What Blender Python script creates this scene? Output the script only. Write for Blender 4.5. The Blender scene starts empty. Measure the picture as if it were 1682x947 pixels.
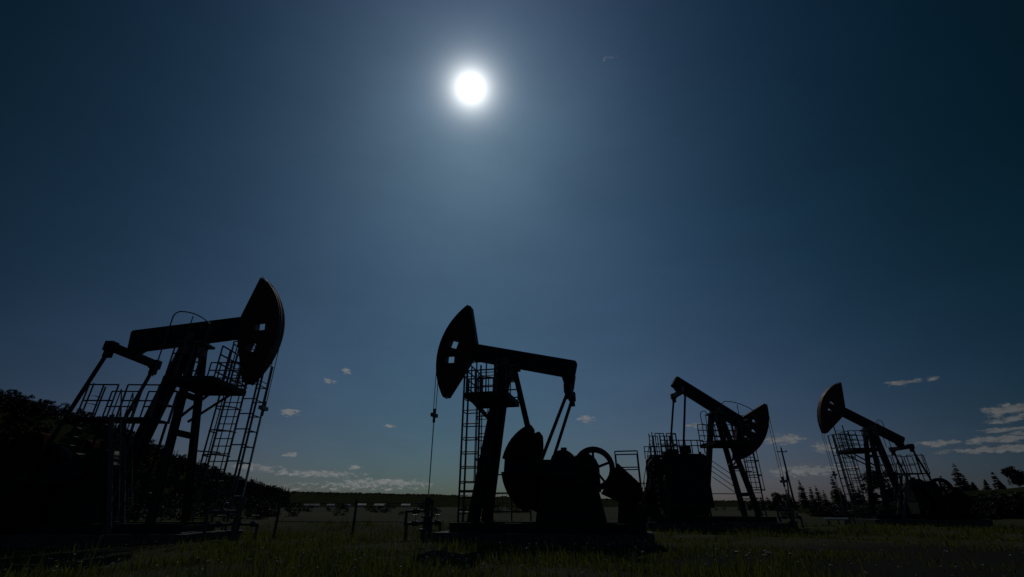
import bpy, math, random
import numpy as np
from mathutils import Vector, Matrix

random.seed(11)
rng = np.random.default_rng(7)
R_ = math.radians
scene = bpy.context.scene
col = scene.collection

# ------------------------------------------------------------------ camera
cam_d = bpy.data.cameras.new("Camera")
cam = bpy.data.objects.new("Camera", cam_d)
col.objects.link(cam)
scene.camera = cam
cam.location = (0, 0, 1.187)
cam.rotation_euler = (R_(90 + 25.581), 0, 0)
cam_d.sensor_width = 36
cam_d.lens = 15.993
cam_d.clip_start = 0.1
cam_d.clip_end = 8000

# ------------------------------------------------------------------ exposure
EXPO = -2.6
scene.view_settings.view_transform = 'Standard'
scene.view_settings.look = 'None'
scene.view_settings.gamma = 1
scene.view_settings.use_curve_mapping = False
scene.view_settings.exposure = EXPO
scene.cycles.max_bounces = 6
scene.cycles.transparent_max_bounces = 8

# ------------------------------------------------------------------ sun + sky
SUN_EL, SUN_AZ = 49.14, -7.25           # azimuth from +Y towards +X
sun_dir = Vector((math.sin(R_(SUN_AZ)) * math.cos(R_(SUN_EL)),
                  math.cos(R_(SUN_AZ)) * math.cos(R_(SUN_EL)), math.sin(R_(SUN_EL))))
sd = bpy.data.lights.new("Sun", 'SUN')
sd.energy = 4.0
sd.angle = R_(0.5)
sd.color = (1.0, 0.95, 0.86)
so = bpy.data.objects.new("Sun", sd)
col.objects.link(so)
so.rotation_euler = sun_dir.to_track_quat('Z', 'Y').to_euler()

world = bpy.data.worlds.new("World")
scene.world = world
world.use_nodes = True
nt = world.node_tree
N, L = nt.nodes, nt.links


class NB:
    """tiny node builder"""
    def __init__(s, nt): s.nt = nt
    def n(s, t, **k):
        a = s.nt.nodes.new(t)
        for q, v in k.items(): setattr(a, q, v)
        return a
    def put(s, sock, v):
        if isinstance(v, (int, float)): sock.default_value = v
        elif isinstance(v, (tuple, list)): sock.default_value = v
        else: s.nt.links.new(v, sock)
    def m(s, op, a, b=0.0, c=None, clamp=False):
        q = s.n('ShaderNodeMath', operation=op, use_clamp=clamp)
        s.put(q.inputs[0], a); s.put(q.inputs[1], b)
        if c is not None: s.put(q.inputs[2], c)
        return q.outputs[0]
    def v(s, op, a, b=None):
        q = s.n('ShaderNodeVectorMath', operation=op)
        s.put(q.inputs[0], a)
        if b is not None:
            if op == 'SCALE': s.put(q.inputs['Scale'], b)
            else: s.put(q.inputs[1], b)
        return q.outputs['Value'] if op in ('DOT_PRODUCT', 'LENGTH') else q.outputs[0]
    def comb(s, x, y, z):
        q = s.n('ShaderNodeCombineXYZ')
        for i, w in enumerate((x, y, z)): s.put(q.inputs[i], w)
        return q.outputs[0]
    def sep(s, v):
        q = s.n('ShaderNodeSeparateXYZ'); s.put(q.inputs[0], v)
        return q.outputs
    def noise(s, vec, scale, detail=4, rough=.55):
        q = s.n('ShaderNodeTexNoise')
        s.put(q.inputs['Vector'], vec)
        q.inputs['Scale'].default_value = scale
        q.inputs['Detail'].default_value = detail
        q.inputs['Roughness'].default_value = rough
        return q.outputs[0]
    def ramp(s, f, a, b, ca=(0, 0, 0, 1), cb=(1, 1, 1, 1)):
        q = s.n('ShaderNodeValToRGB'); s.put(q.inputs[0], f)
        e = q.color_ramp.elements
        e[0].position, e[1].position = a, b
        e[0].color, e[1].color = ca, cb
        return q.outputs[0]
    def mix(s, f, a, b):
        q = s.n('ShaderNodeMix', data_type='RGBA')
        s.put(q.inputs[0], f); s.put(q.inputs[6], a); s.put(q.inputs[7], b)
        return q.outputs[2]


w = NB(nt)
sky = w.n('ShaderNodeTexSky', sky_type='NISHITA', sun_disc=False)
sky.sun_elevation = R_(SUN_EL)
sky.sun_rotation = R_(SUN_AZ)
sky.air_density = sky.dust_density = sky.ozone_density = 1.0
sky.altitude = 0
d = w.n('ShaderNodeTexCoord').outputs['Generated']
d = w.v('NORMALIZE', d)
dx, dy, dz = w.sep(d)
side = w.v('DOT_PRODUCT', d, (math.cos(R_(SUN_AZ)), -math.sin(R_(SUN_AZ)), 0))
h2 = w.m('MULTIPLY', side, side)
h2z = w.m('MULTIPLY', h2, dz)
# deep blue sky, lens vignetting painted in: darkens away from the sun's vertical plane
A = (-2.512, -2.152, -1.919); B = (1.504, -0.437, 0.263); H = (.188, .213, .202)
Dz = (.715, 1.466, 1.206); Ez = (-6.116, -2.607, -3.726); H4 = (-3.651, -1.119, -1.66); Z2 = (-1.242, -1.843, -1.203)
h4 = w.m('MULTIPLY', h2, h2)
z2 = w.m('MULTIPLY', dz, dz)
g = []
for i in range(3):
    e = w.m('MULTIPLY_ADD', h2, B[i], A[i] - EXPO * math.log(2))
    e = w.m('MULTIPLY_ADD', side, H[i], e)
    e = w.m('MULTIPLY_ADD', dz, Dz[i], e)
    e = w.m('MULTIPLY_ADD', h2z, Ez[i], e)
    e = w.m('MULTIPLY_ADD', h4, H4[i], e)
    e = w.m('MULTIPLY_ADD', z2, Z2[i], e)
    g.append(w.m('EXPONENT', e))
SKY_K = 1.0
base = w.v('MULTIPLY', sky.outputs[0], w.comb(*g))
# faint high veil, barely visible streaks
vn = w.noise(w.v('MULTIPLY', d, (3.0, 3.0, 7.0)), 1.4, 6, .6)
base = w.v('SCALE', base, w.m('MULTIPLY_ADD', w.m('SUBTRACT', vn, .5), .28, 1.0))
# aureole round the sun + the sun itself
dots = w.v('DOT_PRODUCT', d, tuple(sun_dir))
th = w.m('MULTIPLY', w.m('ARCCOSINE', w.m('MINIMUM', dots, 1.0)), 180 / math.pi)
k = 10.0 * 2 ** (-EXPO)                     # background strength 0.1, so 10x
a1 = w.m('MULTIPLY', w.m('EXPONENT', w.m('MULTIPLY', th, -1 / 1.0)), 3.6 * k)
a2 = w.m('MULTIPLY', w.m('EXPONENT', w.m('MULTIPLY', th, -1 / 1.9)), 0.55 * k)
disc = w.m('MULTIPLY', w.m('LESS_THAN', th, 0.7), 4.0 * k)
au = w.v('ADD', w.v('SCALE', (1, .98, .93), w.m('ADD', a1, disc)), w.v('SCALE', (.85, .95, 1.05), a2))
# clouds: small fair weather scraps low over the horizon (azimuth, elevation, half sizes, weight)
CL = [(47.6, 7.35, 1.9, .42, .95), (47.0, 6.55, 1.6, .26, .75), (46.0, 5.75, 1.5, .22, .75), (45.63, 5.1, 2.2, .28, .85), (45.4, 4.3, 3.2, .26, .9), (48.5, 5.6, 1.4, .3, .6), (41.84, 5.09, 1.5, .3, .6),
      (40.9, 10.62, 1.29, .27, .75), (43.13, 10.59, .57, .26, .5), (29.81, 6.28, 1.62, .47, .9),
      (33.12, 5.32, 1.01, .5, .7), (31.25, 3.19, 3.98, .56, .65), (-25.63, 9.32, .92, .38, .95),
      (-24.68, 5.02, .78, .21, .9), (-20.3, 14.42, .69, .35, .7), (-22.07, 13.08, .67, .24, .75),
      (9.01, 9.42, .94, .42, .75), (-14.55, 8.48, .84, .2, .5), (-17.87, 3.92, .78, .22, .7),
      (-27.67, 3.71, 2.28, .3, .7), (-21.66, 3.2, 4.41, .32, .78), (-14.54, 2.47, 4.71, .32, .75),
      (21.13, 8.25, .9, .26, .6), (17.18, 51.09, 1.61, .3, .3), (-18.99, 1.9, 11.25, .5, .34)]
az = w.m('MULTIPLY', w.m('ARCTAN2', dx, dy), 180 / math.pi)
el = w.m('MULTIPLY', w.m('ARCSINE', dz), 180 / math.pi)
cn1 = w.noise(w.comb(az, w.m('MULTIPLY', el, 3.2), 0.0), 0.55, 7, .62)
cn2 = w.noise(w.comb(az, w.m('MULTIPLY', el, 3.0), 5.0), 1.6, 5, .6)
wob = w.m('MULTIPLY_ADD', w.m('SUBTRACT', cn1, .5), 1.6, az)
wel = w.m('MULTIPLY_ADD', w.m('SUBTRACT', cn2, .5), 0.45, el)
mask = None
for (ca, ce, sa, se, wt) in CL:
    u = w.m('MULTIPLY', w.m('SUBTRACT', wob, ca), 1 / sa)
    v = w.m('MULTIPLY', w.m('SUBTRACT', wel, ce), 1 / se)
    q = w.m('EXPONENT', w.m('MULTIPLY', w.m('MULTIPLY_ADD', u, u, w.m('MULTIPLY', v, v)), -1.1))
    mask = w.m('MULTIPLY', q, wt) if mask is None else w.m('MULTIPLY_ADD', q, wt, mask)
cn3 = w.noise(w.comb(az, w.m('MULTIPLY', el, 2.6), 9.0), 1.3, 8, .68)
dens = w.m('ADD', mask, w.m('MULTIPLY', w.m('SUBTRACT', cn3, .53), 2.5))
dens = w.m('MULTIPLY', dens, w.m('MINIMUM', w.m('MULTIPLY', mask, 5), 1))
mr = w.n('ShaderNodeMapRange', interpolation_type='SMOOTHSTEP')
w.put(mr.inputs[0], dens); mr.inputs[1].default_value = .08; mr.inputs[2].default_value = .6
cl_lum = w.m('MULTIPLY_ADD', cn3, .26, .04)
cdim = w.m('EXPONENT', w.m('MULTIPLY', h2, -1.0))
cloud_c = w.v('SCALE', w.v('SCALE', (1.0, 1.04, 1.06), w.m('MULTIPLY', cl_lum, cdim)), k)
mx = w.mix(w.m('MULTIPLY', mr.outputs[0], .8), base, cloud_c)
tot = w.v('ADD', mx, au)
bg = N['Background']
L.new(tot, bg.inputs[0])
bg.inputs[1].default_value = 0.1

# ------------------------------------------------------------------ materials
def new_mat(name):
    m = bpy.data.materials.new(name); m.use_nodes = True
    return m, NB(m.node_tree), m.node_tree.nodes['Principled BSDF']


def paint(name, c1, c2, rough=.5, metal=0.0, scale=3.0, spec=.5):
    m, b, p = new_mat(name)
    co = b.n('ShaderNodeTexCoord').outputs['Object']
    f = b.noise(co, scale, 6, .65)
    p.inputs['Base Color'].default_value = c1 + (1,)
    L_ = m.node_tree.links
    L_.new(b.ramp(f, .42, .66, c1 + (1,), c2 + (1,)), p.inputs['Base Color'])
    L_.new(b.m('MULTIPLY_ADD', f, .35, rough - .15), p.inputs['Roughness'])
    p.inputs['Metallic'].default_value = metal
    p.inputs['Specular IOR Level'].default_value = spec
    return m


M = dict(
    black=paint("black_machine_paint", (.012, .013, .015), (.03, .024, .019), .62, spec=.15),
    oily=paint("oily_red_paint", (.045, .006, .005), (.018, .010, .008), .85, spec=.02),
    red=paint("dark_red_paint", (.085, .009, .007), (.045, .018, .012), .5, spec=.25),
    steel=paint("grey_steel", (.05, .055, .06), (.09, .07, .055), .45, .6),
    bright=paint("bare_steel", (.45, .45, .44), (.3, .27, .24), .3, .9),
    concrete=paint("oil_stained_concrete", (.055, .052, .047), (.025, .024, .022), .85, scale=6),
    wood=paint("weathered_wood", (.07, .055, .04), (.03, .025, .02), .8, scale=9),
    white=paint("pale_wall", (.45, .43, .39), (.32, .3, .27), .7, scale=.6),
    roof=paint("metal_roof", (.07, .068, .066), (.04, .036, .034), .5, .2, scale=.5),
    glass=paint("dark_glass", (.02, .025, .03), (.03, .035, .04), .1),
    bark=paint("bark", (.05, .04, .03), (.025, .02, .015), .9, scale=8),
    rock=paint("pale_rock", (.16, .155, .14), (.09, .085, .075), .8, scale=5),
)


def foliage(name, c1, c2, scale=.8):
    m, b, p = new_mat(name)
    co = b.n('ShaderNodeNewGeometry').outputs['Position']
    f = b.noise(co, scale, 3, .6)
    m.node_tree.links.new(b.ramp(f, .35, .65, c1 + (1,), c2 + (1,)), p.inputs['Base Color'])
    p.inputs['Roughness'].default_value = .7
    p.inputs['Specular IOR Level'].default_value = .1
    return m


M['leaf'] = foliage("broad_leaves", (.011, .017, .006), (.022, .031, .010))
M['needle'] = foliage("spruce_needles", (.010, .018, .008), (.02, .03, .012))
M['grass'] = foliage("meadow_grass", (.075, .082, .018), (.125, .125, .030), .45)
_b = NB(M['grass'].node_tree); _p = M['grass'].node_tree.nodes['Principled BSDF']
_t = _b.n('ShaderNodeBsdfTranslucent'); _t.inputs[0].default_value = (.11, .12, .022, 1)
_m = _b.n('ShaderNodeMixShader'); _m.inputs[0].default_value = .38
M['grass'].node_tree.links.new(_p.outputs[0], _m.inputs[1]); M['grass'].node_tree.links.new(_t.outputs[0], _m.inputs[2])
M['grass'].node_tree.links.new(_m.outputs[0], M['grass'].node_tree.nodes['Material Output'].inputs[0])
M['weed'] = foliage("dry_stalks", (.16, .15, .09), (.3, .28, .19), 2)
M['petal'] = foliage("white_umbels", (.35, .34, .3), (.6, .58, .5), 6)


def ground_mat():
    m, b, p = new_mat("field_ground")
    co = b.n('ShaderNodeNewGeometry').outputs['Position']
    n1 = b.noise(co, .035, 5, .6)
    n2 = b.noise(co, .6, 6, .65)
    n3 = b.noise(co, 5, 4, .6)
    c = b.mix(b.ramp(n1, .42, .6), (.026, .028, .011, 1), (.044, .042, .020, 1))
    c = b.mix(b.ramp(n2, .5, .72), c, (.022, .02, .013, 1))
    c = b.mix(b.ramp(n3, .6, .8), c, (.055, .05, .034, 1))
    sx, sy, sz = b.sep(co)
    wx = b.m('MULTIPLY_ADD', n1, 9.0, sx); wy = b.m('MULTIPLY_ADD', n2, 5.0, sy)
    # worn, oil-stained soil of the service track on the right; painted shade at left
    soil_shade = b.m('MULTIPLY', b.m('MAXIMUM', b.m('MULTIPLY', b.m('SUBTRACT', wx, 5.0), .4, clamp=True), b.m('MULTIPLY', b.m('SUBTRACT', -4.0, wx), .3, clamp=True)), b.m('MULTIPLY', b.m('SUBTRACT', 20.5, wy), .5, clamp=True))
    c = b.mix(b.m('MULTIPLY', soil_shade, .9), c, (.007, .0068, .005, 1))
    m.node_tree.links.new(c, p.inputs['Base Color'])
    p.inputs['Roughness'].default_value = .95
    p.inputs['Specular IOR Level'].default_value = .05
    bp = b.n('ShaderNodeBump'); bp.inputs['Strength'].default_value = .6
    bp.inputs['Distance'].default_value = .06
    m.node_tree.links.new(n3, bp.inputs['Height'])
    m.node_tree.links.new(bp.outputs[0], p.inputs['Normal'])
    return m


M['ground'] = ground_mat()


def hill_mat():
    m, b, p = new_mat("wooded_ground")
    co = b.n('ShaderNodeNewGeometry').outputs['Position']
    n1 = b.noise(co, .05, 6, .7)
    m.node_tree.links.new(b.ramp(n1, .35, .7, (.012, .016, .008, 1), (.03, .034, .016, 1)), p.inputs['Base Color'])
    p.inputs['Roughness'].default_value = 1
    p.inputs['Specular IOR Level'].default_value = .0
    return m


M['hill'] = hill_mat()


# ------------------------------------------------------------------ mesh helper
class MB:
    def __init__(s): s.v = []; s.f = []
    def add(s, vs, fs):
        o = len(s.v); s.v += [tuple(q) for q in vs]; s.f += [tuple(i + o for i in f) for f in fs]
        return s
    def box(s, c, sz):
        x, y, z = c; a, b, e = sz[0] / 2, sz[1] / 2, sz[2] / 2
        vs = [(x + i * a, y + j * b, z + k_ * e) for k_ in (-1, 1) for j in (-1, 1) for i in (-1, 1)]
        return s.add(vs, [(0, 2, 3, 1), (4, 5, 7, 6), (0, 1, 5, 4), (2, 6, 7, 3), (0, 4, 6, 2), (1, 3, 7, 5)])
    def bar(s, p0, p1, wd, ht, up=(0, 0, 1)):
        p0, p1 = Vector(p0), Vector(p1); t = (p1 - p0).normalized(); up = Vector(up)
        if abs(t.dot(up)) > .98: up = Vector((1, 0, 0))
        x = t.cross(up).normalized(); z = x.cross(t)
        vs = []
        for p in (p0, p1):
            for a, b in ((-1, -1), (1, -1), (1, 1), (-1, 1)): vs.append(p + x * (a * wd / 2) + z * (b * ht / 2))
        return s.add(vs, [(3, 2, 1, 0), (4, 5, 6, 7), (0, 1, 5, 4), (1, 2, 6, 5), (2, 3, 7, 6), (3, 0, 4, 7)])
    def ibeam(s, p0, p1, wd, ht, up=(0, 0, 1), t=.035):
        p0, p1 = Vector(p0), Vector(p1); d_ = (p1 - p0).normalized(); up = Vector(up)
        if abs(d_.dot(up)) > .98: up = Vector((1, 0, 0))
        x = d_.cross(up).normalized(); z = x.cross(d_)
        o = z * (ht / 2 - t / 2)
        s.bar(p0 + o, p1 + o, wd, t, up); s.bar(p0 - o, p1 - o, wd, t, up)
        return s.bar(p0 + d_ * .003, p1 - d_ * .003, t, ht - 2 * t, up)
    def tube(s, p0, p1, r, n=8, r1=None):
        p0, p1 = Vector(p0), Vector(p1); t = (p1 - p0).normalized()
        a = Vector((0, 0, 1)) if abs(t.z) < .9 else Vector((1, 0, 0))
        x = t.cross(a).normalized(); y = t.cross(x)
        r1 = r if r1 is None else r1
        vs = [p0 + (x * math.cos(6.2832 * i / n) + y * math.sin(6.2832 * i / n)) * r for i in range(n)]
        vs += [p1 + (x * math.cos(6.2832 * i / n) + y * math.sin(6.2832 * i / n)) * r1 for i in range(n)]
        fs = [(i, (i + 1) % n, n + (i + 1) % n, n + i) for i in range(n)]
        fs += [tuple(range(n - 1, -1, -1)), tuple(range(n, 2 * n))]
        return s.add(vs, fs)
    def path(s, pts, r, n=6):
        for a, b in zip(pts[:-1], pts[1:]): s.tube(a, b, r, n)
        return s
    def prism(s, out, y0, y1):
        """out = polygon in xz (any winding)"""
        n = len(out)
        vs = [(x, y0, z) for x, z in out] + [(x, y1, z) for x, z in out]
        fs = [tuple(range(n)), tuple(range(2 * n - 1, n - 1, -1))] + [((i + 1) % n, i, n + i, n + (i + 1) % n) for i in range(n)]
        return s.add(vs, fs)
    def xform(s, Mx):
        s.v = [tuple(Mx @ Vector(q)) for q in s.v]; return s
    def build(s, name, mat, parent=None, smooth=False):
        me = bpy.data.meshes.new(name); me.from_pydata(s.v, [], s.f); me.update()
        import bmesh
        bm = bmesh.new(); bm.from_mesh(me); bmesh.ops.recalc_face_normals(bm, faces=bm.faces); bm.to_mesh(me); bm.free()
        if smooth:
            for p in me.polygons: p.use_smooth = True
        me.materials.append(mat)
        o = bpy.data.objects.new(name, me); col.objects.link(o)
        if parent is not None: o.parent = parent
        return o


def np_mesh(name, V, F, mat, parent=None):
    """V (n,3), F (m,3 or 4) numpy"""
    me = bpy.data.meshes.new(name)
    V = np.asarray(V, np.float32); F = np.asarray(F, np.int32); kf = F.shape[1]
    me.vertices.add(len(V)); me.vertices.foreach_set('co', V.ravel())
    me.loops.add(F.size); me.loops.foreach_set('vertex_index', F.ravel())
    me.polygons.add(len(F))
    me.polygons.foreach_set('loop_start', np.arange(0, F.size, kf, dtype=np.int32))
    me.polygons.foreach_set('loop_total', np.full(len(F), kf, np.int32))
    me.update(calc_edges=True); me.validate()
    me.materials.append(mat)
    o = bpy.data.objects.new(name, me); col.objects.link(o)
    if parent is not None: o.parent = parent
    return o


def tag(o, label=None, cat=None, group=None, kind=None):
    if label: o['label'] = label
    if cat: o['category'] = cat
    if group: o['group'] = group
    if kind: o['kind'] = kind
    return o


def empty(name, loc, rz=0):
    o = bpy.data.objects.new(name, None); col.objects.link(o)
    o.empty_display_size = .2
    o.location = loc; o.rotation_euler = (0, 0, rz)
    return o


def copy_tree(o, parent=None):
    c = o.copy(); col.objects.link(c)
    if parent is not None: c.parent = parent
    for ch in list(o.children): copy_tree(ch, c)
    return c


# ------------------------------------------------------------------ ground, hills
def gz(x, y):
    """gentle relief of the pad and meadow"""
    a = .10 * math.sin(x * .31 + 1.1) * math.sin(y * .27) + .06 * math.sin(x * .83 + y * .6)
    bank = .38 * math.exp(-((y - 27.0 - .8 * math.sin(x * .25)) / 1.1) ** 2) * (1 if x < 2 else math.exp(-((x - 2) / 3) ** 2))
    near = min(1, max(0, (70 - y) / 30))
    return (a * .7 + bank) * near


xs = np.concatenate([-np.geomspace(4000, 42, 22), np.linspace(-40, 45, 120), np.geomspace(47, 4000, 22)])
ys = np.concatenate([[-3000, -800, -200, -60, -20], np.linspace(-8, 60, 110), np.geomspace(63, 6000, 30)])
V = [(x, y, gz(x, y)) for y in ys for x in xs]
nx = len(xs)
F = [(j * nx + i, j * nx + i + 1, (j + 1) * nx + i + 1, (j + 1) * nx + i) for j in range(len(ys) - 1) for i in range(nx - 1)]
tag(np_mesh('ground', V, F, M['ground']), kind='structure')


def hill(name, ridge, prof, mat, seed=0, amp=.0):
    """ridge: (x,y,z) crest points; prof: (offset towards viewer, fraction of height)"""
    r_ = np.random.default_rng(seed)
    pts = []
    for a, b in zip(ridge[:-1], ridge[1:]):
        n = max(2, int(math.dist(a[:2], b[:2]) / 6) + 1)
        n = min(n, 60)
        for i in range(n): pts.append([a[j] + (b[j] - a[j]) * i / n for j in range(3)])
    pts.append(list(ridge[-1]))
    V, F = [], []
    for p in pts:
        ang = math.atan2(p[0], p[1]); ux, uy = -math.sin(ang), -math.cos(ang)
        for (o_, fr) in prof:
            V.append((p[0] + ux * o_, p[1] + uy * o_, -1.0 + (p[2] + 1.0) * fr + r_.normal(0, amp) * (fr > .05)))
    m_ = len(prof)
    for i in range(len(pts) - 1):
        for j in range(m_ - 1): F.append((i * m_ + j, i * m_ + j + 1, (i + 1) * m_ + j + 1, (i + 1) * m_ + j))
    o = np_mesh(name, V, F, mat)
    for p in o.data.polygons: p.use_smooth = True
    return tag(o, kind='structure'), pts


K = 1.8
left_top = [(-154.0, 110, 38.72), (-147.2, 120, 34.41), (-146.2, 130, 31.5), (-142.6, 138, 30.06), (-137.9, 146, 28.51),
            (-132.8, 155, 26.24), (-130.2, 170, 22.34), (-127.5, 200, 16.53), (-130.3, 240, 12.96), (-137.5, 280, 11.44), (-147.2, 330, 9.94)]
left_top = [(a * K, b * K, (c_ - 1.187) * K + 1.187) for a, b, c_ in left_top]
TREE_H = 5.2
ridge_l = [(a, b, max(c_ - TREE_H, .6)) for a, b, c_ in left_top]
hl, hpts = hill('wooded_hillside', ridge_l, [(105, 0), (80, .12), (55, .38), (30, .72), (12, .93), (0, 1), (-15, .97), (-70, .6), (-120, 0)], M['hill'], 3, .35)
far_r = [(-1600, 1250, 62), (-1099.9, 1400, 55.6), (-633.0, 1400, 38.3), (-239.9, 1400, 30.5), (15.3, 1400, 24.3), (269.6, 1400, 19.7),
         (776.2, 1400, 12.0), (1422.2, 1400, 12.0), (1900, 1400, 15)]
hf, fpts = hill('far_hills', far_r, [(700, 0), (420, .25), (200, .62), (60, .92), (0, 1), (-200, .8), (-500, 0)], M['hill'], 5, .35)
kn_r = [(60, 112, .6), (79.5, 110, 1.5), (88.0, 110, 2.9), (96.5, 110, 4.1), (104.8, 110, 4.6), (113.3, 110, 5.0), (129.5, 110, 5.6), (170, 105, 6.5)]
hk, kpts = hill('knoll', kn_r, [(55, 0), (40, .15), (24, .5), (10, .9), (0, 1), (-15, .95), (-45, .3), (-70, 0)], M['hill'], 6, .12)

# ------------------------------------------------------------------ trees
def leaf_cards(C, size, r_):
    """random leaf-sized quads round centres C (n,3)"""
    n = len(C)
    a = r_.normal(size=(n, 3)); a /= np.linalg.norm(a, axis=1)[:, None]
    b = r_.normal(size=(n, 3)); b -= a * (a * b).sum(1)[:, None]; b /= np.linalg.norm(b, axis=1)[:, None]
    s = (size * r_.uniform(.6, 1.4, n))[:, None]
    V = np.stack([C - a * s, C + b * s * .55, C + a * s, C - b * s * .55], 1).reshape(-1, 3)
    return V, np.arange(4 * n).reshape(-1, 4)


def broad_crown(h, wd, seed, n=700, size=.28):
    r_ = np.random.default_rng(seed)
    k_ = 26
    cz = r_.uniform(.26, .9, k_) * h
    wz = np.sin(np.clip((cz / h - .2) / .8, 0, 1) * math.pi) ** .6
    ang = r_.uniform(0, 6.283, k_); rad = np.sqrt(r_.uniform(.01, .6, k_)) * wd * wz
    cc = np.stack([np.cos(ang) * rad, np.sin(ang) * rad, cz], 1)
    cr = r_.uniform(.18, .36, k_) * wd
    idx = r_.integers(0, k_, n)
    u = r_.normal(size=(n, 3)); u /= np.linalg.norm(u, axis=1)[:, None]
    P = cc[idx] + u * (cr[idx] * r_.uniform(.45, 1.08, n))[:, None] * [1, 1, .85]
    return leaf_cards(P, size, r_)


def spruce_crown(h, wd, seed, n=520):
    """whorls of drooping boughs, ragged and gappy"""
    r_ = np.random.default_rng(seed)
    V, F = [], []
    lev = max(9, int(h / .42)); per = max(6, n // lev)
    lop = r_.uniform(0, 6.283)
    for l in range(lev):
        t = .07 + .92 * (l + r_.uniform(-.3, .3)) / lev
        rl = wd * (1 - t) ** .8 * r_.uniform(.7, 1.12) + .06
        for i in range(per):
            a = 6.283 * (i + r_.uniform(-.5, .5)) / per
            L_ = rl * r_.uniform(.45, 1.12) * (1 + .18 * math.cos(a - lop))
            z = t * h + r_.uniform(-.1, .1); dr = L_ * r_.uniform(.1, .5); ca, sa = math.cos(a), math.sin(a)
            for sgm in (0, 1):
                wq = (.05 + .12 * L_) * r_.uniform(.7, 1.3); f0 = .0 if sgm == 0 else .45; f1 = .6 if sgm == 0 else 1.0
                zz0 = z - dr * f0 * f0; zz1 = z - dr * f1 * f1 + (.1 * L_ if sgm else 0)
                o = len(V); m0 = L_ * (f0 + f1) / 2; zm = (zz0 + zz1) / 2 - r_.uniform(0, .12) * L_
                V += [(ca * L_ * f0, sa * L_ * f0, zz0 + .05), (ca * m0 - sa * wq, sa * m0 + ca * wq, zm - .12 * L_),
                      (ca * L_ * f1, sa * L_ * f1, zz1), (ca * m0 + sa * wq, sa * m0 - ca * wq, zm + .06)]
                F.append((o, o + 1, o + 2, o + 3))
    V += [(-.05, 0, h * .93), (.05, 0, h * .93), (0, .02, h * 1.02), (0, -.05, h * .95)]; F.append((len(V) - 4, len(V) - 3, len(V) - 2, len(V) - 1))
    return np.array(V), np.array(F)


def trunk_mb(h, r0):
    m_ = MB(); m_.tube((0, 0, -.4), (.03 * h / 8, 0, h * .45), r0, 7, r0 * .7)
    m_.tube((.03 * h / 8, 0, h * .45 - .02), (0, .02, h * .93), r0 * .69, 6, r0 * .12)
    return m_


def limbs(m_, h, wd, seed):
    r_ = random.Random(seed)
    for i in range(6):
        z = h * r_.uniform(.28, .6); a = r_.uniform(0, 6.28); l_ = wd * r_.uniform(.4, .8)
        m_.tube((0, 0, z), (math.cos(a) * l_, math.sin(a) * l_, z + h * r_.uniform(.1, .25)), h * .011, 5, h * .004)
    return m_


def make_tree(name, kind, h, wd, seed, n=None):
    root = empty(name, (0, 0, 0))
    if kind == 'spruce':
        V, F = spruce_crown(h, wd, seed, n or 520)
        np_mesh('crown', V, F, M['needle'], root)
        trunk_mb(h, h * .014).build('trunk', M['bark'], root)
    else:
        V, F = broad_crown(h, wd, seed, n or 700, .03 * h + .04)
        np_mesh('crown', V, F, M['leaf'], root)
        limbs(trunk_mb(h, h * .017), h, wd, seed).build('trunk', M['bark'], root)
    return root


# individual trees along the skyline of the left hillside
protoB = [make_tree('broadleaf_tree', 'b', 9, 3.6 + .6 * (i % 2), 100 + i, 1000) for i in range(4)]
protoS = [make_tree('spruce_tree', 'spruce', 9, 1.7, 200 + i, 420) for i in range(3)]
usedB = [False] * 4; usedS = [False] * 3


def place(protos, used, i, loc, s, rz, label, group):
    if used[i]:
        o = copy_tree(protos[i])
    else:
        o = protos[i]; used[i] = True
    o.location = loc; o.scale = (s, s, s); o.rotation_euler = (0, 0, rz)
    tag(o, label, 'tree', group)
    return o


def along(pts, t):
    q = t * (len(pts) - 1); i = min(int(q), len(pts) - 2); f_ = q - i
    return [pts[i][j] * (1 - f_) + pts[i + 1][j] * f_ for j in range(3)]


rd = random.Random(5)
for q in range(150):
    t = .04 + .96 * (q + rd.uniform(-.3, .3)) / 150
    p = along(hpts, min(max(t, 0), 1))
    off = rd.uniform(-4, 6)
    a_ = math.atan2(p[0], p[1])
    loc = (p[0] - math.sin(a_) * off, p[1] - math.cos(a_) * off, p[2] - .4)
    far_end = t > .62
    if rd.random() < (.6 if far_end else .12):
        place(protoS, usedS, rd.randrange(3), loc, rd.uniform(.6, 1.15), rd.uniform(0, 6.28),
              'narrow pointed spruce on the skyline of the wooded hillside at left', 'spruces along the hillside skyline')
    else:
        place(protoB, usedB, rd.randrange(4), loc, rd.uniform(.5, .9), rd.uniform(0, 6.28),
              'dark rounded leafy tree on the skyline of the wooded hillside at left', 'leafy trees along the hillside skyline')

# the wood that covers the slope below them
VV, FF = [], []; no = 0
prot = [broad_crown(8.0, 3.8, 400 + i, 150, .85) for i in range(5)]
r_ = np.random.default_rng(21)
for q in range(1500):
    p = along(hpts, r_.uniform(0, 1)); off = r_.uniform(0, 98) if q % 2 else r_.uniform(-5, 16)
    fr = np.interp(off, [0, 12, 30, 55, 80, 105], [1, .93, .72, .38, .12, 0])
    a_ = math.atan2(p[0], p[1])
    V, F = prot[r_.integers(0, 5)]
    s = r_.uniform(.6, 1.0) * (.55 + .45 * min(1, abs(off) / 30))
    VV.append(V * s + [p[0] - math.sin(a_) * off, p[1] - math.cos(a_) * off, -1 + (p[2] + 1) * fr - .3]); FF.append(F + no); no += len(V)
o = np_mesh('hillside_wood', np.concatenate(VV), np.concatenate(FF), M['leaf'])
tag(o, 'dense dark wood covering the hillside behind the left pumpjack', 'wood', kind='stuff')

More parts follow.
